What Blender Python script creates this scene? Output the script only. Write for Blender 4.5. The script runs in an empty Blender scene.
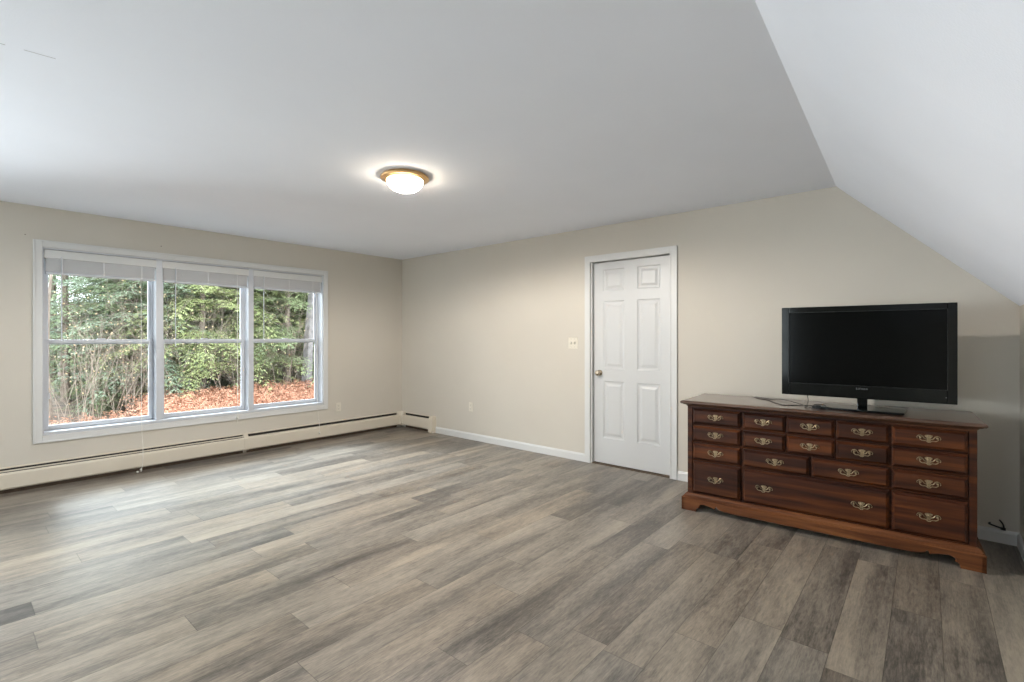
import bpy, bmesh, math, random
from mathutils import Vector, Matrix
PI = math.pi
C = bpy.context.scene.collection
SC = bpy.context.scene

# ------------------------------------------------------------ camera, sky, sun, exposure
CAM_H = 1.295
YAW = math.atan(415 / 485)
cd = bpy.data.cameras.new('camera'); cam = bpy.data.objects.new('camera', cd); C.objects.link(cam)
cam.location = (0, 0, CAM_H); cam.rotation_euler = (PI / 2, 0, YAW)
cd.sensor_width = 36; cd.lens = 485 / 1024 * 36; cd.shift_y = -4 / 1024; cd.clip_start = .02
SC.camera = cam
SC.view_settings.view_transform = 'Standard'; SC.view_settings.look = 'None'
SC.view_settings.gamma = 1; SC.view_settings.use_curve_mapping = False
SC.view_settings.exposure = 1.0

W = bpy.data.worlds.new('overcast_sky'); SC.world = W; W.use_nodes = True
bg = W.node_tree.nodes['Background']
bg.inputs[0].default_value = (.88, .94, 1.0, 1); bg.inputs[1].default_value = 3.5

def add_light(name, kind, loc, rot, energy, color=(1, 1, 1), **kw):
    l = bpy.data.lights.new(name, kind); l.energy = energy; l.color = color
    for k, v in kw.items(): setattr(l, k, v)
    o = bpy.data.objects.new(name, l); C.objects.link(o); o.location = loc; o.rotation_euler = rot
    return o
# hazy sun above the tree line, shining in through the window wall
sd = Vector((-math.cos(math.radians(41)), -.20, math.sin(math.radians(41))))
add_light('hazy_sun', 'SUN', (-12, 3, 9), sd.to_track_quat('Z', 'Y').to_euler(), 9.0, (.78, .89, 1.0), angle=math.radians(34))
# added fill light, set outside an invented side window out of view
add_light('added_side_fill', 'AREA', (-6.15, -1.75, 1.10), (0, -PI / 2 - math.radians(7), 0), 165, (.88, .94, 1.0), shape='RECTANGLE', size=1.6, size_y=2.5)
LAMP_EMIT = 18
add_light('ceiling_lamp_bulb', 'SPOT', (-2.764, 2.083, 2.355), (0, 0, 0), 222, (1., .93, .85), spot_size=math.radians(175), spot_blend=.30, shadow_soft_size=.035)

# ------------------------------------------------------------ materials
def nt(name):
    m = bpy.data.materials.new(name); m.use_nodes = True
    return m, m.node_tree.nodes, m.node_tree.links, m.node_tree.nodes['Principled BSDF']
def plain(name, col, rough=.5, metal=0., bump=0., bscale=200., var=0., vscale=3., spec=.5, coat=0.):
    m, N, L, P = nt(name)
    P.inputs['Base Color'].default_value = (*col, 1); P.inputs['Roughness'].default_value = rough
    P.inputs['Metallic'].default_value = metal; P.inputs['Specular IOR Level'].default_value = spec
    P.inputs['Coat Weight'].default_value = coat
    tc = N.new('ShaderNodeTexCoord')
    if var:
        n = N.new('ShaderNodeTexNoise'); n.inputs['Scale'].default_value = vscale; n.inputs['Detail'].default_value = 5
        L.new(tc.outputs['Object'], n.inputs['Vector'])
        r = N.new('ShaderNodeMapRange'); r.inputs['From Min'].default_value = .3; r.inputs['From Max'].default_value = .7
        r.inputs['To Min'].default_value = 1 - var; r.inputs['To Max'].default_value = 1 + var
        L.new(n.outputs['Fac'], r.inputs['Value'])
        mx = N.new('ShaderNodeVectorMath'); mx.operation = 'SCALE'; mx.inputs[0].default_value = col
        L.new(r.outputs[0], mx.inputs['Scale']); L.new(mx.outputs[0], P.inputs['Base Color'])
    if bump:
        n = N.new('ShaderNodeTexNoise'); n.inputs['Scale'].default_value = bscale; n.inputs['Detail'].default_value = 3
        L.new(tc.outputs['Object'], n.inputs['Vector'])
        b = N.new('ShaderNodeBump'); b.inputs['Strength'].default_value = bump; b.inputs['Distance'].default_value = .002
        L.new(n.outputs['Fac'], b.inputs['Height']); L.new(b.outputs[0], P.inputs['Normal'])
    return m

M = {}
M['wall'] = plain('beige_wall_paint', (.605, .565, .497), .75, bump=.25, bscale=260, var=.02, vscale=1.2, spec=.25)
M['ceiling'] = plain('white_ceiling_paint', (.825, .855, .925), .85, bump=.3, bscale=180, var=.012, vscale=2, spec=.2)
M['trim'] = plain('white_trim_paint', (.66, .66, .65), .38, bump=.05, bscale=90)
M['door'] = plain('white_door_paint', (.60, .605, .605), .35, bump=.05, bscale=90)
M['vinyl'] = plain('white_window_vinyl', (.58, .60, .64), .35)
M['blind'] = plain('white_blind_slats', (.85, .85, .86), .45)
M['cord'] = plain('white_cord', (.78, .76, .70), .7)
M['heater'] = plain('ivory_heater_enamel', (.66, .60, .50), .38, var=.02)
M['dark'] = plain('painted_slot_shade', (.02, .018, .015), .8)  # shade of the heater slot, put into the colour
M['brown_strip'] = plain('bare_brown_board', (.11, .075, .05), .7, var=.2, vscale=20)
M['fin'] = plain('aluminium_fins', (.35, .34, .32), .4, metal=.8)
M['ivory'] = plain('ivory_plastic', (.70, .655, .56), .35)
M['slot'] = plain('socket_slot', (.12, .11, .10), .6)
M['brass'] = plain('satin_brass', (.72, .47, .22), .28, metal=1.)
M['nickel'] = plain('antique_nickel', (.55, .47, .36), .25, metal=1.)
M['pull'] = plain('antique_brass_pull', (.34, .265, .165), .42, metal=1., var=.35, vscale=120)
M['tv'] = plain('gloss_black_plastic', (.003, .004, .004), .10, spec=.22)
M['tvedge'] = plain('dark_grey_plastic', (.014, .015, .015), .35, spec=.3)
M['screen'] = plain('dark_screen', (.002, .0025, .0025), .13, spec=.10)
M['logo'] = plain('grey_logo', (.16, .165, .165), .4)
M['cable'] = plain('black_cable', (.018, .016, .014), .5)
M['screw'] = plain('dull_screw', (.22, .19, .16), .5, metal=.6)
M['crack'] = plain('plaster_crack', (.36, .36, .37), .9)
M['siding'] = plain('outside_siding', (.5, .5, .48), .8)

def lamp_mat():
    m, N, L, P = nt('frosted_lit_glass')
    P.inputs['Base Color'].default_value = (.9, .88, .82, 1); P.inputs['Roughness'].default_value = .4
    P.inputs['Emission Color'].default_value = (1., .88, .70, 1); P.inputs['Emission Strength'].default_value = LAMP_EMIT
    tr = N.new('ShaderNodeBsdfTransparent'); mx = N.new('ShaderNodeMixShader'); mx.inputs[0].default_value = .4
    L.new(P.outputs[0], mx.inputs[1]); L.new(tr.outputs[0], mx.inputs[2]); L.new(mx.outputs[0], N['Material Output'].inputs[0])
    return m
M['lamp'] = lamp_mat()

def glass():
    m, N, L, P = nt('window_glass'); N.remove(P)
    out = N['Material Output']; t = N.new('ShaderNodeBsdfTransparent'); g = N.new('ShaderNodeBsdfGlossy')
    t.inputs[0].default_value = (.94, .96, .95, 1); g.inputs['Roughness'].default_value = .02
    f = N.new('ShaderNodeFresnel'); f.inputs[0].default_value = 1.25
    mx = N.new('ShaderNodeMixShader'); L.new(f.outputs[0], mx.inputs[0]); L.new(t.outputs[0], mx.inputs[1]); L.new(g.outputs[0], mx.inputs[2])
    L.new(mx.outputs[0], out.inputs[0]); return m
M['glass'] = glass()

def wood(name, c1, c2, c3, axis=0, rough=.42, coat=.0):
    m, N, L, P = nt(name)
    tc = N.new('ShaderNodeTexCoord'); oi = N.new('ShaderNodeObjectInfo')
    ad = N.new('ShaderNodeVectorMath'); ad.operation = 'MULTIPLY_ADD'
    cx = N.new('ShaderNodeCombineXYZ'); L.new(oi.outputs['Random'], cx.inputs[0]); L.new(oi.outputs['Random'], cx.inputs[2])
    ad.inputs[1].default_value = (9, 9, 9); L.new(cx.outputs[0], ad.inputs[0]); L.new(tc.outputs['Object'], ad.inputs[2])
    mp = N.new('ShaderNodeMapping'); s = [26, 26, 26]; s[axis] = 1.6
    mp.inputs['Scale'].default_value = s; L.new(ad.outputs[0], mp.inputs[0])
    n1 = N.new('ShaderNodeTexNoise'); n1.inputs['Scale'].default_value = 1; n1.inputs['Detail'].default_value = 6; n1.inputs['Distortion'].default_value = .5
    L.new(mp.outputs[0], n1.inputs['Vector'])
    cr = N.new('ShaderNodeValToRGB'); e = cr.color_ramp.elements
    e[0].position = .32; e[0].color = (*c1, 1); e[1].position = .68; e[1].color = (*c3, 1)
    k = e.new(.5); k.color = (*c2, 1); L.new(n1.outputs['Fac'], cr.inputs[0])
    mp2 = N.new('ShaderNodeMapping'); s2 = [160, 160, 160]; s2[axis] = 5
    mp2.inputs['Scale'].default_value = s2; L.new(ad.outputs[0], mp2.inputs[0])
    n2 = N.new('ShaderNodeTexNoise'); n2.inputs['Scale'].default_value = 1; n2.inputs['Detail'].default_value = 2
    L.new(mp2.outputs[0], n2.inputs['Vector'])
    r = N.new('ShaderNodeMapRange'); r.inputs['From Min'].default_value = .3; r.inputs['From Max'].default_value = .7
    r.inputs['To Min'].default_value = .82; r.inputs['To Max'].default_value = 1.12; L.new(n2.outputs['Fac'], r.inputs[0])
    r2 = N.new('ShaderNodeMapRange'); r2.inputs['To Min'].default_value = .82; r2.inputs['To Max'].default_value = 1.2
    L.new(oi.outputs['Random'], r2.inputs[0])
    ml = N.new('ShaderNodeMath'); ml.operation = 'MULTIPLY'; L.new(r.outputs[0], ml.inputs[0]); L.new(r2.outputs[0], ml.inputs[1])
    sc = N.new('ShaderNodeVectorMath'); sc.operation = 'SCALE'; L.new(cr.outputs[0], sc.inputs[0]); L.new(ml.outputs[0], sc.inputs['Scale'])
    L.new(sc.outputs[0], P.inputs['Base Color']); P.inputs['Roughness'].default_value = rough
    P.inputs['Coat Weight'].default_value = coat; P.inputs['Coat Roughness'].default_value = .2; P.inputs['Specular IOR Level'].default_value = .26
    return m
M['cherry'] = wood('cherry_wood', (.017, .0042, .0016), (.046, .0115, .0033), (.098, .028, .0062))
M['cherry_base'] = wood('cherry_wood_base', (.060, .019, .007), (.115, .039, .013), (.175, .066, .022))
M['cherry_top'] = wood('cherry_wood_top', (.07, .032, .018), (.105, .050, .029), (.14, .070, .042), rough=.3, coat=1.0)

def floor_mat():
    m, N, L, P = nt('grey_oak_planks')
    PW, PL = .178, 1.22
    def mth(op, a=None, b=None, va=None, vb=None):
        n = N.new('ShaderNodeMath'); n.operation = op
        if a is not None: L.new(a, n.inputs[0])
        if b is not None: L.new(b, n.inputs[1])
        if va is not None: n.inputs[0].default_value = va
        if vb is not None: n.inputs[1].default_value = vb
        return n.outputs[0]
    tc = N.new('ShaderNodeTexCoord'); sp = N.new('ShaderNodeSeparateXYZ'); L.new(tc.outputs['Object'], sp.inputs[0])
    xs = mth('DIVIDE', mth('ADD', sp.outputs[0], vb=.128), vb=PW)
    row = mth('FLOOR', xs); fx = mth('FRACT', xs)
    w1 = N.new('ShaderNodeTexWhiteNoise'); w1.noise_dimensions = '1D'; L.new(row, w1.inputs['W'])
    ys = mth('DIVIDE', mth('ADD', sp.outputs[1], mth('MULTIPLY', w1.outputs[0], vb=PL)), vb=PL)
    colm = mth('FLOOR', ys); fy = mth('FRACT', ys)
    cb = N.new('ShaderNodeCombineXYZ'); L.new(row, cb.inputs[0]); L.new(colm, cb.inputs[1])
    w2 = N.new('ShaderNodeTexWhiteNoise'); w2.noise_dimensions = '2D'; L.new(cb.outputs[0], w2.inputs['Vector'])
    # per-plank shifted coordinates
    sh = N.new('ShaderNodeVectorMath'); sh.operation = 'MULTIPLY_ADD'; L.new(w2.outputs['Color'], sh.inputs[0]); sh.inputs[1].default_value = (30, 30, 30); L.new(tc.outputs['Object'], sh.inputs[2])
    def noise(scale, detail, dist=0., rough=.5):
        mp = N.new('ShaderNodeMapping'); mp.inputs['Scale'].default_value = scale; L.new(sh.outputs[0], mp.inputs[0])
        n = N.new('ShaderNodeTexNoise'); n.inputs['Scale'].default_value = 1; n.inputs['Detail'].default_value = detail
        n.inputs['Distortion'].default_value = dist; n.inputs['Roughness'].default_value = rough
        L.new(mp.outputs[0], n.inputs['Vector']); return n.outputs['Fac']
    big = noise((7, 1.0, 1), 3, .4)            # broad light and dark streaks inside a plank
    mid = noise((32, 2.4, 1), 8, 1.8, .74)        # cathedral grain
    fine = noise((170, 20, 1), 4, .3, .7)
    blot = noise((24, 7, 1), 6, 1.4, .72)
    base = mth('ADD', mth('MULTIPLY', w2.outputs[0], vb=.20), mth('MULTIPLY', big, vb=.95))
    base = mth('ADD', base, mth('MULTIPLY', mid, vb=.70))
    base = mth('ADD', base, mth('MULTIPLY', fine, vb=.62))
    base = mth('ADD', base, mth('MULTIPLY', blot, vb=.50))
    base = mth('SUBTRACT', base, vb=.965)
    cr = N.new('ShaderNodeValToRGB'); e = cr.color_ramp.elements
    e[0].position = .16; e[0].color = (.062, .054, .047, 1)
    e[1].position = .90; e[1].color = (.37, .315, .25, 1)
    for p, c in ((.34, (.120, .104, .089)), (.50, (.200, .173, .144)), (.68, (.285, .243, .197))):
        k = e.new(p); k.color = (*c, 1)
    L.new(base, cr.inputs[0])
    # cool / warm shift per plank
    mixc = N.new('ShaderNodeMix'); mixc.data_type = 'RGBA'; mixc.blend_type = 'MULTIPLY'; mixc.inputs[0].default_value = 1
    tint = N.new('ShaderNodeValToRGB'); te = tint.color_ramp.elements
    te[0].color = (.95, .98, 1.01, 1); te[1].color = (1.03, 1.0, .96, 1)
    sepc = N.new('ShaderNodeSeparateColor'); L.new(w2.outputs['Color'], sepc.inputs[0]); L.new(sepc.outputs[1], tint.inputs[0])
    L.new(cr.outputs[0], mixc.inputs[6]); L.new(tint.outputs[0], mixc.inputs[7])
    # seams
    ex = mth('MULTIPLY', mth('MINIMUM', fx, mth('SUBTRACT', None, fx, va=1.)), vb=PW)
    ey = mth('MULTIPLY', mth('MINIMUM', fy, mth('SUBTRACT', None, fy, va=1.)), vb=PL)
    ed = mth('MINIMUM', ex, ey)
    r = N.new('ShaderNodeMapRange'); r.inputs['From Min'].default_value = .0004; r.inputs['From Max'].default_value = .0022
    r.inputs['To Min'].default_value = .45; r.inputs['To Max'].default_value = 1.; L.new(ed, r.inputs[0])
    fin = N.new('ShaderNodeVectorMath'); fin.operation = 'SCALE'; L.new(mixc.outputs[2], fin.inputs[0]); L.new(r.outputs[0], fin.inputs['Scale'])
    L.new(fin.outputs[0], P.inputs['Base Color'])
    rr = N.new('ShaderNodeMapRange'); rr.inputs['To Min'].default_value = .28; rr.inputs['To Max'].default_value = .44
    L.new(mid, rr.inputs[0]); L.new(rr.outputs[0], P.inputs['Roughness']); P.inputs['Specular IOR Level'].default_value = .5
    hgt = mth('ADD', mth('MULTIPLY', r.outputs[0], vb=.7), mth('MULTIPLY', fine, vb=.3))
    b = N.new('ShaderNodeBump'); b.inputs['Strength'].default_value = .35; b.inputs['Distance'].default_value = .0015
    L.new(hgt, b.inputs['Height']); L.new(b.outputs[0], P.inputs['Normal'])
    return m
M['floor'] = floor_mat()

def leafy(name, a, b_, scale=2.):
    m, N, L, P = nt(name)
    tc = N.new('ShaderNodeTexCoord'); n = N.new('ShaderNodeTexNoise'); n.inputs['Scale'].default_value = scale; n.inputs['Detail'].default_value = 6
    L.new(tc.outputs['Object'], n.inputs['Vector'])
    cr = N.new('ShaderNodeValToRGB'); e = cr.color_ramp.elements
    e[0].position = .35; e[0].color = (*a, 1); e[1].position = .65; e[1].color = (*b_, 1)
    L.new(n.outputs['Fac'], cr.inputs[0]); L.new(cr.outputs[0], P.inputs['Base Color'])
    P.inputs['Roughness'].default_value = .7; P.inputs['Specular IOR Level'].default_value = .3
    tr = N.new('ShaderNodeBsdfTranslucent'); L.new(cr.outputs[0], tr.inputs[0])
    mx = N.new('ShaderNodeMixShader'); mx.inputs[0].default_value = .2
    L.new(P.outputs[0], mx.inputs[1]); L.new(tr.outputs[0], mx.inputs[2]); L.new(mx.outputs[0], N['Material Output'].inputs[0])
    return m
M['fir_yellow'] = leafy('yellow_green_needles', (.26, .31, .13), (.42, .46, .22))
M['fir_green'] = leafy('green_needles', (.17, .22, .115), (.30, .36, .19))
M['fir_teal'] = leafy('blue_green_needles', (.15, .205, .14), (.26, .32, .215))
M['bracken'] = leafy('orange_dead_bracken', (.35, .165, .105), (.60, .34, .23), 6.)
M['tanleaf'] = leafy('tan_leaves', (.42, .33, .20), (.60, .48, .30), 8.)
M['bark'] = plain('grey_bark', (.17, .16, .16), .9, bump=.6, bscale=40, var=.35, vscale=9)
M['bark_dark'] = plain('brown_bark', (.20, .16, .13), .9, var=.3, vscale=9)
M['twig'] = plain('pale_twigs', (.27, .22, .18), .9, var=.3, vscale=9)
M['ground'] = plain('leaf_litter', (.14, .10, .075), .95, var=.4, vscale=4)

# ------------------------------------------------------------ mesh helpers
class MB:
    def __init__(s): s.bm = bmesh.new()
    def box(s, x0, x1, y0, y1, z0, z1):
        v = [s.bm.verts.new(p) for p in ((x0, y0, z0), (x1, y0, z0), (x1, y1, z0), (x0, y1, z0), (x0, y0, z1), (x1, y0, z1), (x1, y1, z1), (x0, y1, z1))]
        for f in ((0, 3, 2, 1), (4, 5, 6, 7), (0, 1, 5, 4), (1, 2, 6, 5), (2, 3, 7, 6), (3, 0, 4, 7)): s.bm.faces.new([v[i] for i in f])
        return s
    def loft(s, rings, cap=True):
        R = [[s.bm.verts.new(p) for p in r] for r in rings]; n = len(R[0])
        for a, b in zip(R, R[1:]):
            for i in range(n): s.bm.faces.new((a[i], a[(i + 1) % n], b[(i + 1) % n], b[i]))
        if cap: s.bm.faces.new(R[0][::-1]); s.bm.faces.new(R[-1])
        return s
    def prism(s, pts, f0, f1):           # pts 2-D, f0/f1 map 2-D to 3-D ends
        return s.loft([[f0(*p) for p in pts], [f1(*p) for p in pts]])
    def lathe(s, prof, cen=(0, 0, 0), axis='Z', n=32, sx=1., sy=1.):
        cx, cy, cz = cen; rings = []
        for r, h in prof:
            ring = []
            for i in range(n):
                a = 2 * PI * i / n; p, q = r * math.cos(a) * sx, r * math.sin(a) * sy
                ring.append({'Z': (cx + p, cy + q, cz + h), 'Y': (cx + p, cy + h, cz + q), 'X': (cx + h, cy + p, cz + q)}[axis])
            rings.append(ring)
        return s.loft(rings)
    def tube(s, pts, r, n=8, r1=None):
        pts = [Vector(p) for p in pts]; rings = []; up = None
        for i, p in enumerate(pts):
            t = (pts[min(i + 1, len(pts) - 1)] - pts[max(i - 1, 0)]).normalized()
            if up is None: up = t.orthogonal().normalized()
            up = (up - t * up.dot(t)); up = up.normalized() if up.length > 1e-6 else t.orthogonal().normalized()
            sd_ = t.cross(up); rr = r if r1 is None else r + (r1 - r) * i / (len(pts) - 1)
            rings.append([p + (up * math.cos(2 * PI * k / n) + sd_ * math.sin(2 * PI * k / n)) * rr for k in range(n)])
        return s.loft(rings)
    def build(s, name, mat, parent=None, bevel=0., smooth=False, seg=2):
        bmesh.ops.recalc_face_normals(s.bm, faces=s.bm.faces)
        me = bpy.data.meshes.new(name); s.bm.to_mesh(me); s.bm.free()
        me.materials.append(mat)
        if smooth:
            for p in me.polygons: p.use_smooth = True
        o = bpy.data.objects.new(name, me); C.objects.link(o); o.parent = parent
        if bevel:
            b = o.modifiers.new('bevel', 'BEVEL'); b.width = bevel; b.segments = seg; b.limit_method = 'ANGLE'
        return o
def spline(P, n=8):
    P = [Vector(p) for p in P]; out = []
    for i in range(len(P) - 1):
        p0, p1, p2, p3 = P[max(i - 1, 0)], P[i], P[i + 1], P[min(i + 2, len(P) - 1)]
        for k in range(n):
            t = k / n
            out.append(.5 * ((2 * p1) + (p2 - p0) * t + (2 * p0 - 5 * p1 + 4 * p2 - p3) * t * t + (3 * p1 - p0 - 3 * p2 + p3) * t ** 3))
    return out + [P[-1]]
def empty(name, loc=(0, 0, 0), rz=0., parent=None):
    o = bpy.data.objects.new(name, None); C.objects.link(o); o.location = loc; o.rotation_euler = (0, 0, rz); o.empty_display_size = .1
    o.parent = parent; return o
def tag(o, label=None, cat=None, group=None, kind=None):
    if label: o['label'] = label
    if cat: o['category'] = cat
    if group: o['group'] = group
    if kind: o['kind'] = kind
    return o
def struct(o): o['kind'] = 'structure'; return o
def copy_tree(o, parent=None):
    c = o.copy(); C.objects.link(c); c.parent = parent
    for ch in list(o.children): copy_tree(ch, c)
    return c

# ------------------------------------------------------------ room shell
XL, YB, ZC, YR, XR = -5.806, 4.323, 2.418, -3.6, .436
ZK = 1.487                                   # knee wall height at the foot of the slope
W1 = (.545, 3.108, .443, 2.07)               # opening of the triple window (y0, y1, z0, z1)
W2 = (-3.03, -.467, .443, 2.07)  # unseen side window opening, added to let fill light in
DR = (-2.630, -1.787, 2.068)                 # door opening x0, x1, head
struct(MB().box(XL - .2, XR + .2, YR - .2, YB + .2, -.1, 0).build('floor', M['floor']))
def wall_with_holes(name, along, lo, hi, holes, mk):
    m = MB(); c = lo
    for (a, b, z0, z1) in sorted(holes):
        mk(m, c, a, 0, ZC + .1)
        if z0 > 0: mk(m, a, b, 0, z0)
        mk(m, a, b, z1, ZC + .1); c = b
    mk(m, c, hi, 0, ZC + .1)
    return struct(m.build(name, M['wall']))
wall_with_holes('wall_left', 'y', YR - .15, YB + .15, [W2, W1], lambda m, a, b, z0, z1: m.box(XL - .17, XL, a, b, z0, z1))
# back wall with door opening, top follows nothing (covered by ceiling and slope)
def bk(m, a, b, z0, z1): m.box(a, b, YB, YB + .13, z0, z1)
wall_with_holes('wall_back', 'x', XL - .15, XR + .1, [(DR[0], DR[1], 0, DR[2])], bk)
RW = (-3.88, -1.317, .443, 2.07)  # unseen rear window opening, added to let sky light in
wall_with_holes('wall_rear', 'x', XL - .15, XR + .1, [RW], lambda m, a, b, z0, z1: m.box(a, b, YR - .17, YR, z0, z1))
struct(MB().box(XR, XR + .12, YR - .1, YB + .1, 0, ZK + .05).build('wall_right', M['wall']))
# flat ceiling: its edge against the slope runs slightly out of line, as in the photograph
def edge_x(y): return -.513 + (4.3 - y) * .030
yy = [YB + .1, 2.9, 2.3, 1.7, .5, -1.5, YR - .1]
ex = [edge_x(y) for y in yy]
pl = [(XL - .15, YB + .1), (XL - .15, YR - .1)] + [(x, y) for x, y in zip(ex[::-1], yy[::-1])]
struct(MB().prism(pl, lambda x, y: (x, y, ZC), lambda x, y: (x, y, ZC + .12)).build('ceiling', M['ceiling']))
rings = []
for x, y in zip(ex, yy):
    dx, dz = XR - x, ZK - ZC; k = .12
    rings.append([(x, y, ZC), (XR + dx * k, y, ZK + dz * k), (XR + dx * k + .1, y, ZK + dz * k + .12), (x + .05, y, ZC + .15)])
struct(MB().loft(rings).build('ceiling', M['ceiling']))
# crack in the ceiling paint
cp = [(-2.745, .02), (-2.70, .085), (-2.692, .15), (-2.683, .20), (-2.672, .29)]
cm = MB()
for i in range(len(cp) - 1):
    (x0, y0), (x1, y1) = cp[i], cp[i + 1]; w = .0012
    if i == 2: continue
    cm.loft([[(x0 - w, y0, ZC + .0005), (x0 + w, y0, ZC + .0005), (x0 + w, y0, ZC - .0006), (x0 - w, y0, ZC - .0006)], [(x1 - w, y1, ZC + .0005), (x1 + w, y1, ZC + .0005), (x1 + w, y1, ZC - .0006), (x1 - w, y1, ZC - .0006)]])
struct(cm.build('trim_1', M['crack']))

struct(MB().box(DR[0] - .3, DR[1] + .3, YB + .16, YB + .2, -.1, ZC).build('light_block_panel', M['wall']))  # unseen panel added to stop sky light leaking round the door
# baseboards
def bb_prof(h=.083, t=.013): return [(0, 0), (t, 0), (t, h - .018), (t * .55, h - .006), (t * .3, h), (0, h)]
def baseboard(name, a, b, f):
    return struct(MB().prism(bb_prof(), lambda d, z: f(a, d, z), lambda d, z: f(b, d, z)).build(name, M['trim']))
fb = lambda s, d, z: (s, YB - d, z)
baseboard('baseboard_back', -5.048, -2.695, fb)
baseboard('baseboard_back', -1.717, XR, fb)
baseboard('baseboard_right', YR, YB - .013, lambda s, d, z: (XR - d, s, z))
baseboard('baseboard_rear', XL, XR, lambda s, d, z: (s, YR + d, z))

# door
def casing_frame(m, x0, x1, z1, w=.066, t=.016):
    def leg(xa, xb, za, zb):
        m.box(min(xa, xb), max(xa, xb), YB - t, YB, za, zb)
    leg(x0 - w, x0, 0, z1 + w); leg(x1, x1 + w, 0, z1 + w); leg(x0, x1, z1, z1 + w)
    # thinner inner bead
    m.box(x0 - .012, x0, YB - t - .004, YB - t, 0, z1 + .012); m.box(x1, x1 + .012, YB - t - .004, YB - t, 0, z1 + .012)
    m.box(x0, x1, YB - t - .004, YB - t, z1, z1 + .012)
m = MB(); casing_frame(m, DR[0], DR[1], DR[2] - .008, w=.066)
struct(m.build('trim_2', M['trim'], bevel=.003))
m = MB(); m.box(DR[0], DR[0] + .014, YB, YB + .13, 0, DR[2]); m.box(DR[1] - .002, DR[1] + .0, YB, YB + .13, 0, DR[2]); m.box(DR[0], DR[1], YB, YB + .13, DR[2] - .008, DR[2])
m.box(DR[0] + .014, DR[0] + .028, YB + .085, YB + .12, 0, DR[2] - .008)
struct(m.build('trim_3', M['trim']))
struct(MB().box(DR[0], DR[1], YB, YB + .13, 0, .006).build('trim_4', M['brown_strip']))
door = struct(empty('door_1', (DR[0] + .02, YB + .034, .014)))
DWd, DHt = DR[1] - DR[0] - .024, DR[2] - .008 - .014 - .008
# slab: front face with six moulded panels
def door_slab():
    m = MB(); T = .035
    xs0 = [.115, .115 + .0, 0, 0]
    px = [(.105, .330), (.465, .690)]
    px = [(a / .795 * DWd, b / .795 * DWd) for a, b in px]
    pz = [(.255, .835), (.960, 1.645), (1.745, 1.965)]
    xs = sorted({0, DWd} | {v for p in px for v in p}); zs = sorted({0, DHt} | {v for p in pz for v in p})
    bm = m.bm
    for i in range(len(xs) - 1):
        for j in range(len(zs) - 1):
            a, b, c, d = xs[i], xs[i + 1], zs[j], zs[j + 1]
            if (a, b) in px and (c, d) in pz:
                prof = [(0, 0), (.006, .006), (.014, .008), (.030, .008), (.052, .001), (.058, .001)]
                R = [[bm.verts.new(p) for p in ((a + k, dd, c + k), (b - k, dd, c + k), (b - k, dd, d - k), (a + k, dd, d - k))] for k, dd in prof]
                for r0, r1 in zip(R, R[1:]):
                    for q in range(4): bm.faces.new((r0[q], r0[(q + 1) % 4], r1[(q + 1) % 4], r1[q]))
                bm.faces.new(R[-1])
            else:
                bm.faces.new([bm.verts.new(p) for p in ((a, 0, c), (b, 0, c), (b, 0, d), (a, 0, d))])
    for f in (((0, 0, 0), (0, T, 0), (0, T, DHt), (0, 0, DHt)), ((DWd, 0, 0), (DWd, T, 0), (DWd, T, DHt), (DWd, 0, DHt)), ((0, 0, DHt), (DWd, 0, DHt), (DWd, T, DHt), (0, T, DHt)), ((0, 0, 0), (DWd, 0, 0), (DWd, T, 0), (0, T, 0)), ((0, T, 0), (DWd, T, 0), (DWd, T, DHt), (0, T, DHt))):
        bm.faces.new([bm.verts.new(p) for p in f])
    bmesh.ops.remove_doubles(bm, verts=bm.verts, dist=1e-5)
    return m
door_slab().build('door_slab', M['door'], door)
k = MB(); kx, kz = .066, .915
k.lathe([(.0, -.0), (.030, -.0), (.030, -.005), (.024, -.010), (.012, -.014), (.011, -.028), (.018, -.034), (.026, -.044), (.028, -.054), (.024, -.062), (.012, -.066), (0.0, -.067)], (kx, 0, kz), 'Y', 24)
k.build('door_knob', M['nickel'], door, smooth=True)
MB().box(-.0015, .0, .004, .030, kz - .03, kz + .03).build('latch_plate', M['nickel'], door)

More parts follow.
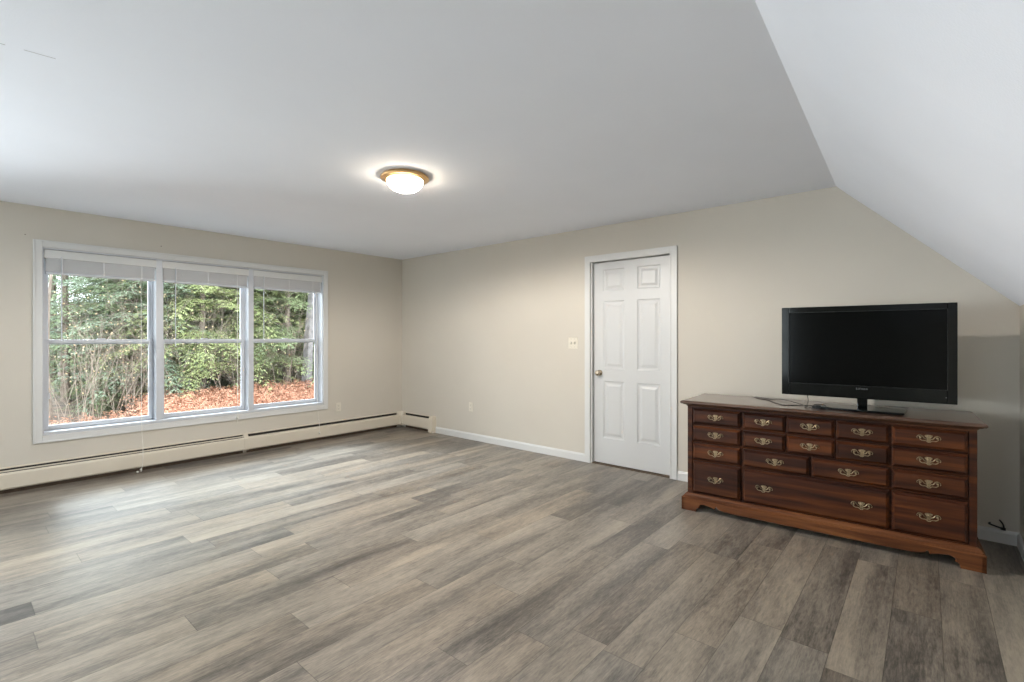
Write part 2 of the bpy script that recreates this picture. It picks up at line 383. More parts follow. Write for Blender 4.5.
# ------------------------------------------------------------ triple window
def fr(m, x0, x1, y0, y1, z0, z1, w, wb=None, wt=None):   # rectangular frame in the yz plane
    wb = w if wb is None else wb; wt = w if wt is None else wt
    m.box(x0, x1, y0, y0 + w, z0, z1); m.box(x0, x1, y1 - w, y1, z0, z1)
    m.box(x0, x1, y0 + w, y1 - w, z0, z0 + wb); m.box(x0, x1, y0 + w, y1 - w, z1 - wt, z1)
def triple_window(name, loc, rz):
    # local frame: opening centred on y=0, room towards +x, wall face at x=0
    r = struct(empty(name, loc, rz)); hw = (W1[1] - W1[0]) / 2; z0, z1 = W1[2], W1[3]
    c = MB(); fr(c, 0, .017, -hw - .058, hw + .058, z0 - .062, z1 + .062, .058)
    fr(c, .017, .021, -hw - .058, hw + .058, z0 - .062, z1 + .062, .014)
    c.build('window_casing', M['trim'], r, bevel=.003)
    j = MB(); fr(j, -.165, .002, -hw - .002, hw + .002, z0 - .002, z1 + .002, .012)
    j.build('window_jamb', M['vinyl'], r)
    MB().box(-.125, .006, -hw + .01, hw - .01, z0 + .01, z0 + .026).build('window_sill', M['vinyl'], r, bevel=.002)
    cen = [-hw - .001, 1.387 - W1[0] - hw, 2.250 - W1[0] - hw, hw + .001]
    for y in cen[1:3]:
        q = MB(); q.box(-.15, -.012, y - .025, y + .025, z0 + .01, z1 - .01); q.box(-.012, -.004, y - .028, y + .028, z0 + .01, z1 - .01)
        q.build('mullion', M['vinyl'], r, bevel=.002)
    zm = 1.250
    for i in range(3):
        a = cen[i] + (.012 if i == 0 else .025); b = cen[i + 1] - (.012 if i == 2 else .025)
        t = MB(); fr(t, -.155, -.118, a, b, z0 + .012, z1 - .012, .014, .02, .02)
        t.build('window_track', M['vinyl'], r, bevel=.001)
        for nm, xa, xb, za, zb, wb, wt in (('upper_sash', -.155, -.130, zm - .022, z1 - .03, .030, .04), ('lower_sash', -.130, -.104, z0 + .028, zm + .022, .040, .032)):
            sx = MB(); fr(sx, xa, xb, a + .006, b - .006, za, zb, .034, wb, wt)
            so = sx.build(nm, M['vinyl'], r, bevel=.003)
            gx = (xa + xb) / 2
            MB().box(gx - .002, gx + .002, a + .038, b - .038, za + wb - .004, zb - wt + .004).build('window_pane', M['glass'], so)
        if i == 0:
            for y in (a + .042, b - .042):
                h = MB(); h.box(-.104, -.100, y - .006, y + .006, .745, .80); h.build('sash_clip', M['vinyl'], r)
        lk = MB(); lk.box(-.128, -.108, (a + b) / 2 - .03, (a + b) / 2 + .03, zm + .022, zm + .032); lk.build('sash_lock', M['vinyl'], r, bevel=.002)
    return r, hw, cen
w1, HW, CEN = triple_window('window_1', (XL, (W1[0] + W1[1]) / 2, 0), 0)
triple_window('added_window_2', (XL, (W2[0] + W2[1]) / 2, 0), 0)  # invented window out of view, added for the side fill
triple_window('added_window_3', ((RW[0] + RW[1]) / 2, YR, 0), PI / 2)  # invented window behind the camera, added for sky fill
YC = (W1[0] + W1[1]) / 2

# ------------------------------------------------------------ raised blinds
def blind(y0, y1, label, wand_z, cord):
    t = empty('window_blind', (XL - .03, (y0 + y1) / 2, 1.84)); h = (y1 - y0) / 2
    tag(t, label, 'window blind', None)
    MB().box(-.03, .029, -h - .006, h + .006, .143, .216).build('headrail', M['trim'], t, bevel=.003)
    s = MB(); rnd = random.Random(3)
    n = 24
    for i in range(n):
        z = .030 + i * (.114 / n)
        dx = rnd.uniform(-.0015, .0015)
        s.box(-.024 + dx, .022 + dx, -h + .006, h - .006, z, z + .0026)
    s.build('slat_stack', M['blind'], t)
    for yy_ in (-h * .72, 0, h * .72):
        MB().box(.0235, .0243, yy_ - .004, yy_ + .004, .020, .143).build('ladder_cord', M['blind'], t)
    MB().box(-.024, .023, -h + .005, h - .005, .006, .028).build('bottom_rail', M['vinyl'], t, bevel=.004)
    wy = y0 + .105 - (y0 + y1) / 2
    MB().tube([(.034, wy, .16), (.036, wy, wand_z - 1.84)], .0045, 6).build('tilt_wand', M['vinyl'], t)
    if cord:
        co = MB().tube(spline([(p[0] - t.location.x, p[1] - t.location.y, p[2] - t.location.z) for p in cord], 6), .0024, 5).build('lift_cord', M['cord'], t)
        e = Vector(cord[-1]) - t.location
        MB().lathe([(.003, .0), (.006, .003), (.0095, .022), (.009, .028), (.002, .032)], (0, 0, 0), 'Z', 10).build('cord_tassel', M['cord'], co, smooth=True).location = (e.x, e.y, e.z - .014)
        if cord[-1][2] < .05:
            MB().lathe([(.003, .0), (.006, .003), (.0095, .022), (.009, .028), (.002, .032)], (0, 0, 0), 'X', 10).build('cord_tassel', M['cord'], co, smooth=True).location = (e.x, e.y - .03, e.z - .004)
    return t
def cy(i): return CEN[i] + YC
blind(W1[0] + .018, cy(1) - .030, 'raised white slatted blind over the left window unit, its cord reaching the floor', 1.235,
      [(-5.80, 1.235, 1.86), (-5.79, 1.235, 1.6), (-5.772, 1.235, .5), (-5.725, 1.235, .24), (-5.722, 1.232, .08), (-5.70, 1.215, .022)])
blind(cy(1) + .030, cy(2) - .030, 'raised white slatted blind over the middle window unit', 1.20,
      [(-5.80, 2.10, 1.86), (-5.79, 2.10, 1.6), (-5.782, 2.10, .45), (-5.774, 2.095, .40)])
blind(cy(2) + .030, W1[1] - .018, 'raised white slatted blind over the right window unit nearest the room corner', 1.215,
      [(-5.80, 3.02, 1.86), (-5.79, 3.02, 1.6), (-5.772, 3.02, .45), (-5.735, 3.02, .24), (-5.727, 3.02, .10)])

# ------------------------------------------------------------ baseboard heater along window wall and round the corner
ht = empty('baseboard_heater', (XL, 2.0, 0))
tag(ht, 'long ivory baseboard heater under the window, turning the room corner', 'heater')
def HP(s, d, z): return (d, s - 2.0, z)                       # run along the window wall
def HQ(s, d, z): return (s - XL, YB - 2.0 - d, z)             # run along the back wall
HZ = 2.178
def run(F, a, b, dsp, dh):
    def pr(pts, nm, mt): MB().prism(pts, lambda d, z: F(a, d, z), lambda d, z: F(b, d, z)).build(nm, M[mt], ht)
    pr([(0, .04), (.004, .04), (.004, .208), (.020, .206), (.020, .214), (0, .217)], 'back_panel', 'heater')
    pr([(.001, 0), (.010, 0), (.010, .042), (.001, .042)], 'base_strip', 'brown_strip')
    pr([(.006, .05), (.012, .05), (.012, .205), (.006, .205)], 'slot_shade_sheet', 'dark')  # near-black sheet that paints the shade inside the slot
    pr([(.044, .178), (.058, .173), (.066, .163), (.066, .052), (.056, .040), (.054, .043), (.062, .054), (.062, .161), (.056, .170), (.043, .174)], 'front_cover', 'heater')
    pr([(.026, .184 + dh), (.034, .182 + dh), (.034, .191 + dh), (.026, .193 + dh)], 'damper', 'heater')
    e = MB(); e.tube([F(a + .02, .034, .10), F(b - .02, .034, .10)], .011, 8); e.build('hot_water_pipe', M['fin'], ht)
    fz = MB(); n = int((b - a) / .035)
    for i in range(n):
        s = a + .06 + i * (b - a - .12) / max(n - 1, 1); p = [F(s, .016, .07), F(s, .052, .07), F(s, .052, .135), F(s, .016, .135)]
        q = [F(s + .001, .016, .07), F(s + .001, .052, .07), F(s + .001, .052, .135), F(s + .001, .016, .135)]; fz.loft([p, q])
    tag(fz.build('heating_fins', M['fin'], ht), kind='stuff')
    for s in (a + .5, (a + b) / 2) if b - a > 1 else ():
        MB().prism([(.006, .06), (.062, .06), (.062, .165), (.006, .165)], lambda d, z: F(s, d, z), lambda d, z: F(s + .002, d, z)).build('support_bracket', M['fin'], ht)
run(HP, -3.3, HZ - .02, 1, 0.0)
run(HP, HZ + .02, YB - .10, 1, -.012)
run(HQ, XL + .10, -5.130, 1, -.012)
cap = [(0, .219), (.021, .218), (.048, .190), (.062, .176), (.069, .165), (.069, .050), (.058, .036), (.0, .036)]
MB().prism(cap, lambda d, z: HP(HZ - .024, d, z), lambda d, z: HP(HZ + .024, d, z)).build('splice_plate', M['heater'], ht, bevel=.002)
ecap = [(0, .0), (.066, .0), (.072, .010), (.072, .176), (.052, .212), (.0, .226)]
MB().prism(ecap, lambda d, z: HQ(-5.135, d, z), lambda d, z: HQ(-5.050, d, z)).build('end_cap', M['heater'], ht, bevel=.003)
# inner corner piece: the profile swept round the corner
m = MB(); o0 = .105
def cpt(k, d, z):  # k 0..2: along left wall, mitre, along back wall
    if k == 0: return (d, YB - 2.0 - o0, z)
    if k == 1: return (max(d, .0), YB - 2.0 - d, z)
    return (o0, YB - 2.0 - d, z)
ic = [(0, .221), (.022, .221), (.050, .195), (.065, .179), (.072, .166), (.072, .050), (.060, .036), (.0, .036)]
m.loft([[cpt(k, d, z) for d, z in ic] for k in range(3)])
m.build('corner_cover', M['heater'], ht, bevel=.002)

# ------------------------------------------------------------ switch and outlets
def plate(m, w, h, t=.005):
    m.loft([[(-w / 2, 0, -h / 2), (w / 2, 0, -h / 2), (w / 2, 0, h / 2), (-w / 2, 0, h / 2)],
            [(-w / 2, -t * .5, -h / 2), (w / 2, -t * .5, -h / 2), (w / 2, -t * .5, h / 2), (-w / 2, -t * .5, h / 2)],
            [(-w / 2 + .005, -t, -h / 2 + .005), (w / 2 - .005, -t, -h / 2 + .005), (w / 2 - .005, -t, h / 2 - .005), (-w / 2 + .005, -t, h / 2 - .005)]])
def outlet(loc, rz, label):
    t = empty('wall_outlet', loc, rz); tag(t, label, 'outlet')
    m = MB(); plate(m, .072, .116); m.build('cover_plate', M['ivory'], t)
    for z in (-.021, .021):
        s = MB(); s.lathe([(.0165, -.004), (.0165, -.0068), (.0155, -.0075)], (0, 0, z), 'Y', 24, sy=.85); so = s.build('socket', M['ivory'], t)
        q = MB(); q.box(-.0075, -.005, -.0082, -.0070, z - .001, z + .008); q.box(.005, .0075, -.0082, -.0070, z, z + .007)
        q.lathe([(.0026, -.0070), (.0026, -.0082)], (0, 0, z - .008), 'Y', 10); q.build('socket_slots', M['slot'], so)
    MB().lathe([(.003, -.004), (.003, -.006)], (0, 0, 0), 'Y', 10).build('plate_screw', M['ivory'], t)
    return t
outlet((-4.381, YB, .41), 0, 'ivory double outlet low on the door wall above the baseboard')
outlet((XL, 3.318, .385), PI / 2, 'ivory double outlet on the window wall, right of the window and above the heater')
sw = empty('light_switch', (-2.846, YB, 1.232)); tag(sw, 'ivory two-gang toggle light switch left of the white door', 'light switch')
m = MB(); plate(m, .116, .120); m.build('cover_plate', M['ivory'], sw)
for x in (-.023, .023):
    MB().box(x - .006, x + .006, -.0056, -.0045, -.013, .013).build('toggle_slot', M['slot'], sw)
    tg = MB(); tg.prism([(-.0055, -.009), (-.020, -.013 if x < 0 else .013), (-.020, -.006 if x < 0 else .006), (-.0055, .009)] if x < 0 else [(-.0055, -.009), (-.020, .006), (-.020, .013), (-.0055, .009)], lambda y, z: (x - .004, y, z), lambda y, z: (x + .004, y, z))
    tg.build('toggle', M['ivory'], sw)
    for z in (-.042, .042): MB().lathe([(.0028, -.004), (.0028, -.006)], (x, 0, z), 'Y', 8).build('plate_screw', M['slot'], sw)

# screws left in the wall above the window casing
for (y, z, lb) in ((.44, 2.163, 'tiny screw left in the wall off the top left window corner'), (1.40, 2.20, 'tiny screw left in the wall above the left window mullion')):
    s = MB(); s.lathe([(.002, 0), (.002, .006), (.0045, .007), (.003, .010)], (0, 0, 0), 'X', 10)
    o = s.build('wall_screw', M['screw']); o.location = (XL, y, z); tag(o, lb, 'screw')

# ------------------------------------------------------------ ceiling lamp
lp = empty('ceiling_lamp', (-2.764, 2.083, ZC)); tag(lp, 'lit flush-mount ceiling lamp with brass ring and frosted glass bowl', 'ceiling light')
MB().lathe([(.12, 0), (.150, 0), (.158, -.008), (.165, -.014), (.167, -.021), (.162, -.026), (.152, -.027), (.140, -.033), (.130, -.038), (.122, -.036), (.118, -.024)], n=64).build('trim_ring', M['brass'], lp, smooth=True)
pf = [(.119, -.026), (.123, -.040)] + [(.123 * math.cos(a), -.040 - .074 * math.sin(a)) for a in [PI / 2 * i / 12 for i in range(1, 12)]] + [(.004, -.114)]
MB().lathe(pf, n=64).build('glass_bowl', M['lamp'], lp, smooth=True)

# ------------------------------------------------------------ dresser
TH = math.radians(3.0); UV = Vector((math.cos(TH), math.sin(TH), 0)); NV = Vector((-math.sin(TH), math.cos(TH), 0))
def DL(u, v, z=0.): return UV * u + NV * v + Vector((0, 0, z))
U0, V0 = -.387, 3.680
ds = empty('dresser', DL(U0, V0), TH)
tag(ds, 'wide cherry wood dresser with many drawers and antique brass pulls against the wall', 'dresser')
ZT = .82; DB = .555
def rect(z, sx, f, b=DB): return [(-sx, f, z), (sx, f, z), (sx, b, z), (-sx, b, z)]
def rloft(m, spec): m.loft([rect(z, sx, f) for z, sx, f in spec])
m = MB()
m.box(-.795, .795, .056, DB - .01, .118, .792)                  # carcass
m.box(-.795, -.760, .035, .050, .118, .792); m.box(.760, .795, .035, .050, .118, .792)

m.box(-.760, .760, .035, .050, .764, .792); m.box(-.76, .76, .035, .05, .118, .132)
m.build('case', M['cherry'], ds, bevel=.002)
m = MB(); rloft(m, [(.776, .797, .033), (.786, .803, .024), (.790, .812, .004), (.796, .818, -.006), (.797, .826, -.014), (.803, .832, -.022), (.812, .832, -.022), (.817, .828, -.018), (ZT, .820, -.010)])
m.build('top', M['cherry_top'], ds)
m = MB(); rloft(m, [(.088, .829, 0), (.094, .829, 0), (.097, .826, .004), (.099, .821, .008), (.103, .821, .008), (.107, .814, .014), (.112, .812, .016), (.120, .806, .023), (.126, .799, .031)])
# front apron with bracket feet
hp = [(-.829, 0), (-.722, 0), (-.722, .012), (-.716, .026), (-.700, .032), (-.704, .044), (-.694, .056), (-.672, .062), (-.640, .058), (-.606, .050), (-.592, .044), (-.590, .058), (-.580, .062), (-.570, .050), (-.545, .042), (-.51, .038), (-.46, .036)]
ol = hp + [(-x, z) for x, z in hp[::-1]] + [(.829, .092), (-.829, .092)]
m2 = MB(); m2.prism(ol, lambda x, z: (x, 0, z), lambda x, z: (x, .022, z))
sp_ = [(0, 0), (.11, 0), (.112, .02), (.13, .035), (.15, .055), (.20, .05), (.40, .05), (.43, .035), (.445, 0), (DB, 0), (DB, .092), (0, .092)]
for sx in (-1, 1): m2.prism(sp_, lambda y, z: (sx * .829, y, z), lambda y, z: (sx * .807, y, z))
bo = m.build('base_moulding', M['cherry_base'], ds)
m2.build('base_apron', M['cherry_base'], ds, bevel=.002)

def pull_mesh():
    # batwing back plate, two posts and a drop bail
    m = MB()
    pts = [(-.006, -.021), (.006, -.021), (.010, -.012), (.008, -.004), (.012, .004), (.018, .010), (.017, .017), (.008, .020), (-.008, .020), (-.017, .017), (-.018, .010), (-.012, .004), (-.008, -.004), (-.010, -.012)]
    m.prism(pts, lambda x, z: (x, 0, z), lambda x, z: (x * .92, -.0032, z * .92))
    for s in (-1, 1):
        m.tube(spline([(s * .010, -.002, -.006), (s * .020, -.003, -.002), (s * .028, -.0035, .010), (s * .038, -.0035, .015), (s * .048, -.003, .011), (s * .053, -.002, .001), (s * .049, -.002, -.005)], 4), .0030, 5, .0018)
        m.tube(spline([(s * .030, -.002, .008), (s * .038, -.003, .002), (s * .044, -.003, .006)], 4), .0022, 5)
        m.lathe([(.006, 0), (.0055, -.006), (.0035, -.010), (.003, -.014), (.0052, -.018), (.0048, -.022), (.001, -.024)], (s * .038, 0, .004), 'Y', 10)
    m.tube(spline([(-.038, -.018, .004), (-.041, -.019, -.004), (-.030, -.022, -.012), (-.014, -.023, -.012), (-.005, -.024, -.019), (.005, -.024, -.019), (.014, -.023, -.012), (.030, -.022, -.012), (.041, -.019, -.004), (.038, -.018, .004)], 5), .0024, 6)
    m.lathe([(.008, -.0025), (.006, -.005), (.002, -.0065)], (0, 0, .004), 'Y', 12, sx=.9, sy=1.3)
    return m
pull = pull_mesh().build('drawer_pull', M['pull'], None, smooth=False)
PULL_FREE = [pull]
def drawer(x0, x1, z0, z1, pulls, zp=None):
    d = MB(); yf = .030
    def R(k, y): return [(x0 + k, y, z0 + k), (x1 - k, y, z0 + k), (x1 - k, y, z1 - k), (x0 + k, y, z1 - k)]
    d.loft([R(.004, .058), R(0, .055), R(0, yf + .002), R(.002, yf), R(.005, yf - .001), R(.015, yf - .013), R(.017, yf - .0135)])
    o = d.build('drawer', M['cherry'], ds)
    for px in pulls:
        if PULL_FREE: p = PULL_FREE.pop()
        else: p = pull.copy(); C.objects.link(p)
        p.parent = o; p.location = (px, yf - .0135, (z0 + z1) / 2 + .004 if zp is None else zp)
ROW = [(.648, .762), (.518, .634), (.383, .504), (.135, .367)]
for (a, b) in ((-.754, -.426), (.420, .756)):
    for z in ROW: drawer(a, b, z[0], z[1], [(a + b) / 2])
for (a, b) in ((-.408, -.146), (-.137, .132), (.141, .408)):
    for z in ROW[:2]: drawer(a, b, z[0], z[1], [(a + b) / 2])
drawer(-.408, -.007, *ROW[2], [-.205]); drawer(.007, .408, *ROW[2], [.205])
drawer(-.408, .408, *ROW[3], [-.272, .272])

# ------------------------------------------------------------ television
tv = empty('television', DL(-.118, 3.885, ZT), TH)
tag(tv, 'black flat screen television on a swivel stand, standing on the dresser', 'television')
m = MB(); hw_, z0, z1 = .4585, .074, .680
def TR(k, y, kb=0): return [(-hw_ + k, y, z0 + k + kb), (hw_ - k, y, z0 + k + kb), (hw_ - k, y, z1 - k), (-hw_ + k, y, z1 - k)]
m.loft([TR(.003, -.002), TR(0, .002), TR(0, .030), TR(.006, .036), TR(.06, .046), TR(.12, .080, .02), TR(.13, .084, .02)])
m.build('back_shell', M['tvedge'], tv)
m = MB(); x0, x1, za, zb = -.413, .413, .158, .642
m.box(-hw_, x0, -.016, 0, z0, z1); m.box(x1, hw_, -.016, 0, z0, z1); m.box(x0, x1, -.016, 0, z0, za); m.box(x0, x1, -.016, 0, zb, z1)
m.build('bezel', M['tv'], tv, bevel=.0035)
m = MB(); t_ = .0035
m.box(x0, x1, -.0165, -.010, za - t_, za); m.box(x1, x1 + t_, -.0165, -.010, za - t_, zb)
m.box(x0 - t_, x0, -.0165, -.010, za - t_, zb); m.box(x0 - t_, x1 + t_, -.0165, -.010, zb, zb + t_)
m.build('screen_border', M['tvedge'], tv)
MB().box(x0, x1, -.008, 0, za, zb).build('screen', M['screen'], tv)
m = MB()                                    # illegibly small maker's mark under the screen
for (a, b, c, d) in ((-.030, -.0275, 0, .011), (-.030, -.022, 0, .0025), (-.019, -.0165, 0, .009), (-.013, -.0105, 0, .011), (-.013, -.006, .0085, .011), (-.013, -.007, .004, .006), (-.003, -.0005, 0, .009), (-.003, .006, .0065, .009), (.0035, .006, 0, .009), (.009, .0175, 0, .0022), (.009, .0115, 0, .009), (.0095, .0175, .0068, .009), (.021, .0235, 0, .009), (.021, .029, .0068, .009), (.0265, .029, 0, .009)):
    m.box(a, b, -.0172, -.0155, .134 + c, .134 + d)
m.build('logo', M['logo'], tv)
MB().lathe([(.003, -.0155), (.003, -.0172)], (.408, 0, .113), 'Y', 10).build('power_light', M['logo'], tv)
MB().box(-.028, .028, .030, .062, .013, .20).build('stand_neck', M['tv'], tv, bevel=.006)
m = MB(); B = [(-.212, -.10), (.185, -.128), (.212, -.118), (.232, .125), (.215, .140), (-.215, .140), (-.228, .125), (-.222, -.09)]
m.loft([[(x * .97, y * .97, 0) for x, y in B], [(x, y, .004) for x, y in B], [(x, y, .010) for x, y in B], [(x * .985, y * .985, .0135) for x, y in B]])
m.build('stand_base', M['tv'], tv)

# ------------------------------------------------------------ cables
def W_(u, v, z=0.): p = DL(u, v, z); return (p.x, p.y, p.z)
zt = ZT + .0035
cab = MB(); cz = ZT + .0022
def strand(L_, dz): cab.tube(spline([W_(u, v, cz + dz * k_) for u, v, k_ in L_], 8), .0021, 6)
strand([(-.815, 4.20, 0), (-.80, 4.215, 0), (-.74, 4.167, 0), (-.688, 4.124, 0), (-.618, 4.12, 1), (-.531, 4.016, 1), (-.447, 3.873, 1), (-.385, 3.775, 0), (-.325, 3.752, 0), (-.29, 3.80, 0)], .005)
strand([(-.815, 4.20, 0), (-.789, 4.13, 0), (-.749, 4.092, 0), (-.693, 4.046, 0), (-.624, 3.91, 0), (-.563, 3.825, 0), (-.513, 3.835, 0), (-.464, 3.894, 0), (-.40, 3.905, 0), (-.348, 3.87, 0), (-.31, 3.82, 1)], .005)
o = cab.build('power_cable', M['cable'], smooth=True); tag(o, 'thin black cable looped on the dresser top left of the television stand', 'cable')
m = MB(); m.tube(spline([(-.307, .060, .095), (-.310, .055, .07), (-.302, .015, .04), (-.302, -.025, .015), (-.304, -.085, .0045), (-.304, -.13, .0035)], 8), .0026, 6)
m.build('signal_cord', M['cable'], tv, smooth=True)
# small pile of adapter and plug
ad = empty('cable_adapter', W_(-.335, 3.80, ZT), TH); tag(ad, 'small black adapter and plugs at the left end of the television stand', 'adapter')
m = MB(); m.box(-.050, .028, -.012, .014, .0, .016); m.box(-.03, .0, -.020, .020, .0, .022); m.build('adapter_body', M['tvedge'], ad, bevel=.003)
m = MB(); m.tube([(.028, -.002, .009), (.070, .004, .008)], .007, 8, .004); m.build('plug', M['tvedge'], ad)
MB().tube(spline([(-.05, 0, .008), (-.04, .016, .020), (-.01, -.004, .028), (.02, .012, .022), (.03, -.01, .006)], 6), .003, 6).build('cable_loop', M['cable'], ad)
# stub of cable out of the wall right of the dresser
m = MB(); m.tube(spline([(.305, YB - .002, .115), (.30, YB - .02, .112), (.335, YB - .03, .104), (.365, YB - .03, .098)], 6), .005, 6)
m.tube(spline([(.365, YB - .03, .100), (.360, YB - .025, .125), (.345, YB - .02, .148)], 6), .0045, 6); m.tube([(.350, YB - .03, .098), (.372, YB - .03, .096)], .009, 8)
tag(m.build('cable_stub', M['cable'], smooth=True), 'short black cable end sticking out of the wall above the right corner baseboard', 'cable')
# cord on the floor behind the left end of the dresser
m = MB(); m.tube(spline([(-1.50, 4.27, .010), (-1.475, 4.20, .012), (-1.44, 4.15, .008), (-1.38, 4.20, .008), (-1.30, 4.24, .008)], 8), .008, 6)
m.tube(spline([(-1.49, 4.245, .022), (-1.45, 4.19, .026), (-1.40, 4.21, .018)], 8), .007, 6)
tag(m.build('floor_cord', M['cable'], smooth=True), 'black cord on the floor behind the left end of the dresser, beside the baseboard', 'cable')

# ------------------------------------------------------------ outside: clearing, bracken, brush, conifers
def gz(x, y):
    d = -x - 6
    return -.45 + min(max(d - 3, 0), 12) * .045 + max(d - 11, 0) * .11 + .06 * math.sin(x * 1.3 + y * .7)
g = bmesh.new(); nx, ny = 40, 44; gv = [[None] * (ny + 1) for _ in range(nx + 1)]
for i in range(nx + 1):
    for j in range(ny + 1):
        x = -6.1 - i * 34 / nx; y = -12 + j * 40 / ny; gv[i][j] = g.verts.new((x, y, gz(x, y)))
for i in range(nx):
    for j in range(ny): g.faces.new((gv[i][j], gv[i][j + 1], gv[i + 1][j + 1], gv[i + 1][j]))
me = bpy.data.meshes.new('ground'); g.to_mesh(me); g.free(); me.materials.append(M['ground'])
o = bpy.data.objects.new('ground', me); C.objects.link(o); struct(o)

def mesh_obj(name, V, F, mat, parent=None):
    me = bpy.data.meshes.new(name); me.from_pydata(V, [], F); me.materials.append(mat); me.update()
    o = bpy.data.objects.new(name, me); C.objects.link(o); o.parent = parent; return o

def conifer_mesh(seed, H=6.5, spread=2.2, dens=1., gap=1.):
    R = random.Random(seed); V = []; F = []; bV = MB()
    def quad(c, d, n, l, w):
        s = d.cross(n).normalized() * w / 2; i = len(V)
        V.extend([tuple(c - s * .5), tuple(c + d * l * .55 - s), tuple(c + d * l), tuple(c + d * l * .55 + s), ]); F.append((i, i + 1, i + 2, i + 3))
    z = .85; up = Vector((0, 0, 1))
    bV.tube([(0, 0, -.3), (.02, .02, H * .5), (0, 0, H)], .095, 7, .012)
    while z < H - .15:
        f = 1 - z / H; nb = int(R.uniform(5, 7) * dens)
        for b in range(nb):
            if R.random() > gap: continue
            a = R.uniform(0, 2 * PI); L_ = spread * (f ** .7) * R.uniform(.6, 1.08) + .15
            out = Vector((math.cos(a), math.sin(a), 0)); p = Vector((0, 0, z)); pts = [p.copy()]
            droop = R.uniform(.25, .55); ns = max(4, int(L_ / .14))
            for k_ in range(ns):
                t = (k_ + 1) / ns; p = Vector((0, 0, z)) + out * L_ * t + up * (.20 * L_ * math.sin(t * 1.6) - droop * L_ * t * t * .75)
                pts.append(p.copy())
            bV.tube([pts[0], pts[ns // 2], pts[-1]], .014 * f + .005, 4, .002)
            for k_ in range(1, len(pts)):
                c = pts[k_]; dr = (pts[k_] - pts[k_ - 1]).normalized(); tt = k_ / len(pts)
                for s in (-1, 1):
                    sl = (.50 * (1 - tt * .65)) * R.uniform(.55, 1.15) * min(1, L_ / 1.2)
                    sd2 = (dr.cross(up) * s + dr * R.uniform(.5, .9) - up * R.uniform(.05, .45)).normalized()
                    nn = max(2, int(sl / .036))
                    for q in range(nn):
                        cc = c + sd2 * sl * q / nn + Vector((R.uniform(-.02, .02), R.uniform(-.02, .02), R.uniform(-.03, .03)))
                        for s2 in (-1, 1):
                            nd = (sd2 + sd2.cross(up) * s2 * R.uniform(.4, 1.) - up * R.uniform(0, .35)).normalized()
                            quad(cc, nd, (up + out * R.uniform(-.6, .6)).normalized(), R.uniform(.05, .10), R.uniform(.013, .024))
        z += R.uniform(.16, .26)
    me = bpy.data.meshes.new('needles'); me.from_pydata(V, [], F); me.update()
    return me, bV
protos = []
for i, (sd_, H_, spd, dn, gp) in enumerate(((1, 6.2, 2.3, 1.2, 1.), (2, 5.6, 2.0, 1.25, 1.), (5, 6.4, 1.9, .7, .6))):
    me, tb = conifer_mesh(sd_, H_, spd, dn, gp)
    tob = tb.build('trunk', M['bark_dark']); tme = tob.data; bpy.data.objects.remove(tob)
    protos.append((me, tme))
mats = {}
def conifer(x, y, pi, mat, s, rz, label):
    t = empty('conifer_tree', (x, y, gz(x, y)), rz); t.scale = (s, s, s)
    tag(t, label, 'tree', 'conifers outside the window')
    key = (pi, mat)
    if key not in mats:
        me = protos[pi][0].copy(); me.materials.clear(); me.materials.append(M[mat]); mats[key] = me
    for nm, d in (('needles', mats[key]), ('trunk', protos[pi][1])):
        o = bpy.data.objects.new(nm, d); C.objects.link(o); o.parent = t
    return t
LBL = {'fir_yellow': 'yellow-green conifer with drooping sprays at the edge of the woods outside the window',
       'fir_green': 'mid green conifer standing among the woods outside the window',
       'fir_teal': 'blue-green conifer standing among the woods outside the window'}
TREES = [(-12.5, 2.85, 1, 'fir_teal', .95, .3), (-12.4, 3.75, 0, 'fir_yellow', .92, 1.1), (-12.9, 4.75, 1, 'fir_yellow', 1.05, 2.2),
         (-12.5, 5.7, 0, 'fir_green', .95, .6), (-13.0, 6.8, 1, 'fir_yellow', 1.0, 3.3), (-12.7, 7.9, 0, 'fir_teal', .95, 4.4),
         (-13.3, 9.1, 1, 'fir_green', 1.1, 5.2), (-14.2, 2.9, 0, 'fir_green', 1.05, 1.8), (-14.4, 4.2, 0, 'fir_green', 1.15, 2.7),
         (-14.3, 5.5, 1, 'fir_yellow', 1.25, .9), (-14.6, 6.9, 0, 'fir_green', 1.2, 3.9), (-14.8, 8.3, 1, 'fir_teal', 1.25, 5.9),
         (-16.0, 3.6, 0, 'fir_teal', 1.2, 2.0), (-16.4, 5.6, 0, 'fir_green', 1.3, .2), (-16.6, 7.6, 0, 'fir_green', 1.35, 4.1), (-16.4, 9.8, 0, 'fir_green', 1.3, 1.2),
         (-14.6, 1.75, 2, 'fir_teal', 1.0, 3.1), (-15.8, 2.9, 1, 'fir_green', 1.3, 5.1), (-17.6, 4.4, 0, 'fir_teal', 1.4, .8), (-18.2, 7.0, 0, 'fir_green', 1.5, 1.9), (-19.5, 3.9, 0, 'fir_green', 1.5, 2.9), (-20.5, 6.0, 1, 'fir_teal', 1.7, .4), (-21.0, 8.6, 0, 'fir_green', 1.7, 3.5), (-21.0, 11.2, 1, 'fir_yellow', 1.8, 4.9), (-18.0, 1.9, 2, 'fir_teal', 1.1, 2.1), (-14.5, 11.0, 1, 'fir_green', 1.1, 2.9),
         (-15.5, -.2, 2, 'fir_green', 1.0, .7), (-16.5, -2.6, 0, 'fir_green', 1.0, 1.7)]
for x, y, p, mt, s, rz in TREES: conifer(x, y, p, mt, s, rz, LBL[mt])
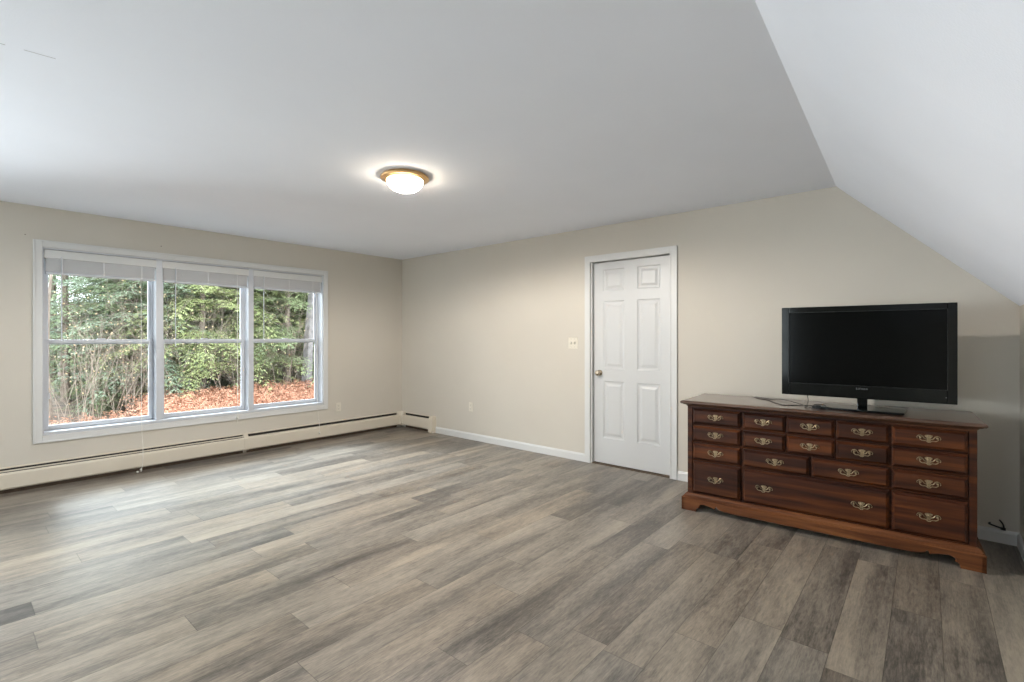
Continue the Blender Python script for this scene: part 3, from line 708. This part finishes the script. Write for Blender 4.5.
for i, (x, y, s) in enumerate(((-13.3, 2.2, .40), (-13.2, 3.3, .46), (-13.5, 4.25, .42), (-13.7, 6.2, .50), (-13.4, 7.4, .46), (-14.9, 2.5, .62), (-13.6, 5.2, .45), (-15.6, 3.4, .66), (-15.0, 4.9, .6), (-13.9, 8.5, .5), (-15.6, 2.1, .5), (-16.9, 2.7, .8), (-17.0, 6.6, .8), (-15.4, 6.3, .6))):
    t = conifer(x, y, 1, ('fir_green', 'fir_yellow', 'fir_teal')[i % 3], s, i * 1.7, 'small young conifer growing low beneath the taller trees outside the window')
    t['group'] = 'young conifers beneath the trees'; t.location.z -= .85 * s * .8

# bare grey trunk and brush
def bare(seed, H, r, nb, mat_name, leaves, x, y, name, label, group=None, lean=0.):
    R = random.Random(seed); m = MB(); LV = []; LF = []
    def grow(p, d, l, r, depth):
        pts = [p.copy()]; n = 4
        for i in range(n):
            d = (d + Vector((R.uniform(-.16, .16), R.uniform(-.16, .16), R.uniform(-.04, .10)))).normalized(); p = p + d * l / n; pts.append(p.copy())
        m.tube(pts, r, 5 if depth < 2 else 3, r * .45)
        if depth < 3:
            for k_ in range(nb if depth else nb + 3):
                q = pts[R.randint(1 if depth else 2, n)]
                dd = (d + Vector((R.uniform(-1, 1), R.uniform(-1, 1), R.uniform(-.25, .7)))).normalized()
                grow(q, dd, l * R.uniform(.35, .6), r * .4, depth + 1)
        elif leaves and R.random() < leaves:
            c = pts[-1]; i = len(LV); a = Vector((R.uniform(-1, 1), R.uniform(-1, 1), R.uniform(-1, 1))).normalized() * .022; b = a.orthogonal().normalized() * .013
            LV.extend([tuple(c - a), tuple(c + b), tuple(c + a), tuple(c - b)]); LF.append((i, i + 1, i + 2, i + 3))
    st = 1 if H > 3 else 4
    for k_ in range(st):
        grow(Vector((R.uniform(-.15, .15) * (st > 1), R.uniform(-.15, .15) * (st > 1), -.2)), Vector((R.uniform(-.25, .25) * (st > 1), R.uniform(-.25, .25) * (st > 1) + lean, 1)).normalized(), H, r, 0 if H > 3 else 1)
    t = empty(name, (x, y, gz(x, y))); tag(t, label, 'tree' if H > 3 else 'shrub', group)
    m.build('branches', M[mat_name], t)
    if LF: mesh_obj('leaves', LV, LF, M['tanleaf'], t)
    return t
bare(11, 7.0, .13, 3, 'bark', 0, -11.6, 5.75, 'bare_tree', 'bare grey-trunked tree at the right edge of the window view', lean=.02)
bare(12, 5.0, .035, 3, 'bark_dark', .1, -12.2, 1.28, 'bare_tree', 'thin bare dark tree at the far left of the window view')
for i, (x, y) in enumerate(((-11.4, 1.9), (-11.0, 2.6), (-11.5, 3.3), (-11.3, 4.3), (-11.0, 3.8), (-11.5, 5.2), (-11.2, 1.35), (-11.6, 6.3), (-11.8, 2.3), (-12.1, 2.9), (-10.9, 1.6), (-11.9, 4.8), (-11.3, 2.2), (-11.7, 1.7), (-12.0, 3.5), (-12.3, 5.6), (-12.0, 4.3), (-12.4, 2.5), (-11.9, 5.9), (-12.6, 3.1), (-11.5, 2.75))):
    bare(20 + i, 1.5 + .25 * (i % 3), .006, 5, 'twig', .28, x, y, 'bare_shrub', 'bare twiggy shrub with a few tan leaves behind the dead bracken outside', 'bare shrubs outside the window')

# dead orange bracken
R = random.Random(8); V = []; F = []
for n in range(17000):
    y = R.uniform(-1.5, 12); x = -8.8 - R.random() ** .8 * 2.7
    if R.random() > (.25 if y < -x * .215 else 1.): continue
    z = gz(x, y) - .02; a = R.uniform(0, 2 * PI); h = R.uniform(.25, .62) * (.6 if y < -x * .215 else 1.); l = R.uniform(.12, .4)
    for k_ in range(8):
        t = (k_ + 1) / 8; c = Vector((x + math.cos(a) * l * t, y + math.sin(a) * l * t, z + h * math.sin(t * 1.9)))
        w = .050 * (1 - t) + .022
        for s in (-1, 1):
            d = Vector((-math.sin(a) * s + R.uniform(-.5, .5), math.cos(a) * s + R.uniform(-.5, .5), R.uniform(-.8, .5))).normalized()
            e = Vector((math.cos(a), math.sin(a), R.uniform(-1, 1))) * .009
            i = len(V); V.extend([tuple(c - e), tuple(c + d * w), tuple(c + e)]); F.append((i, i + 1, i + 2))
o = mesh_obj('bracken', V, F, M['bracken']); tag(o, 'orange dead bracken covering the ground outside the window', 'bracken', kind='stuff')
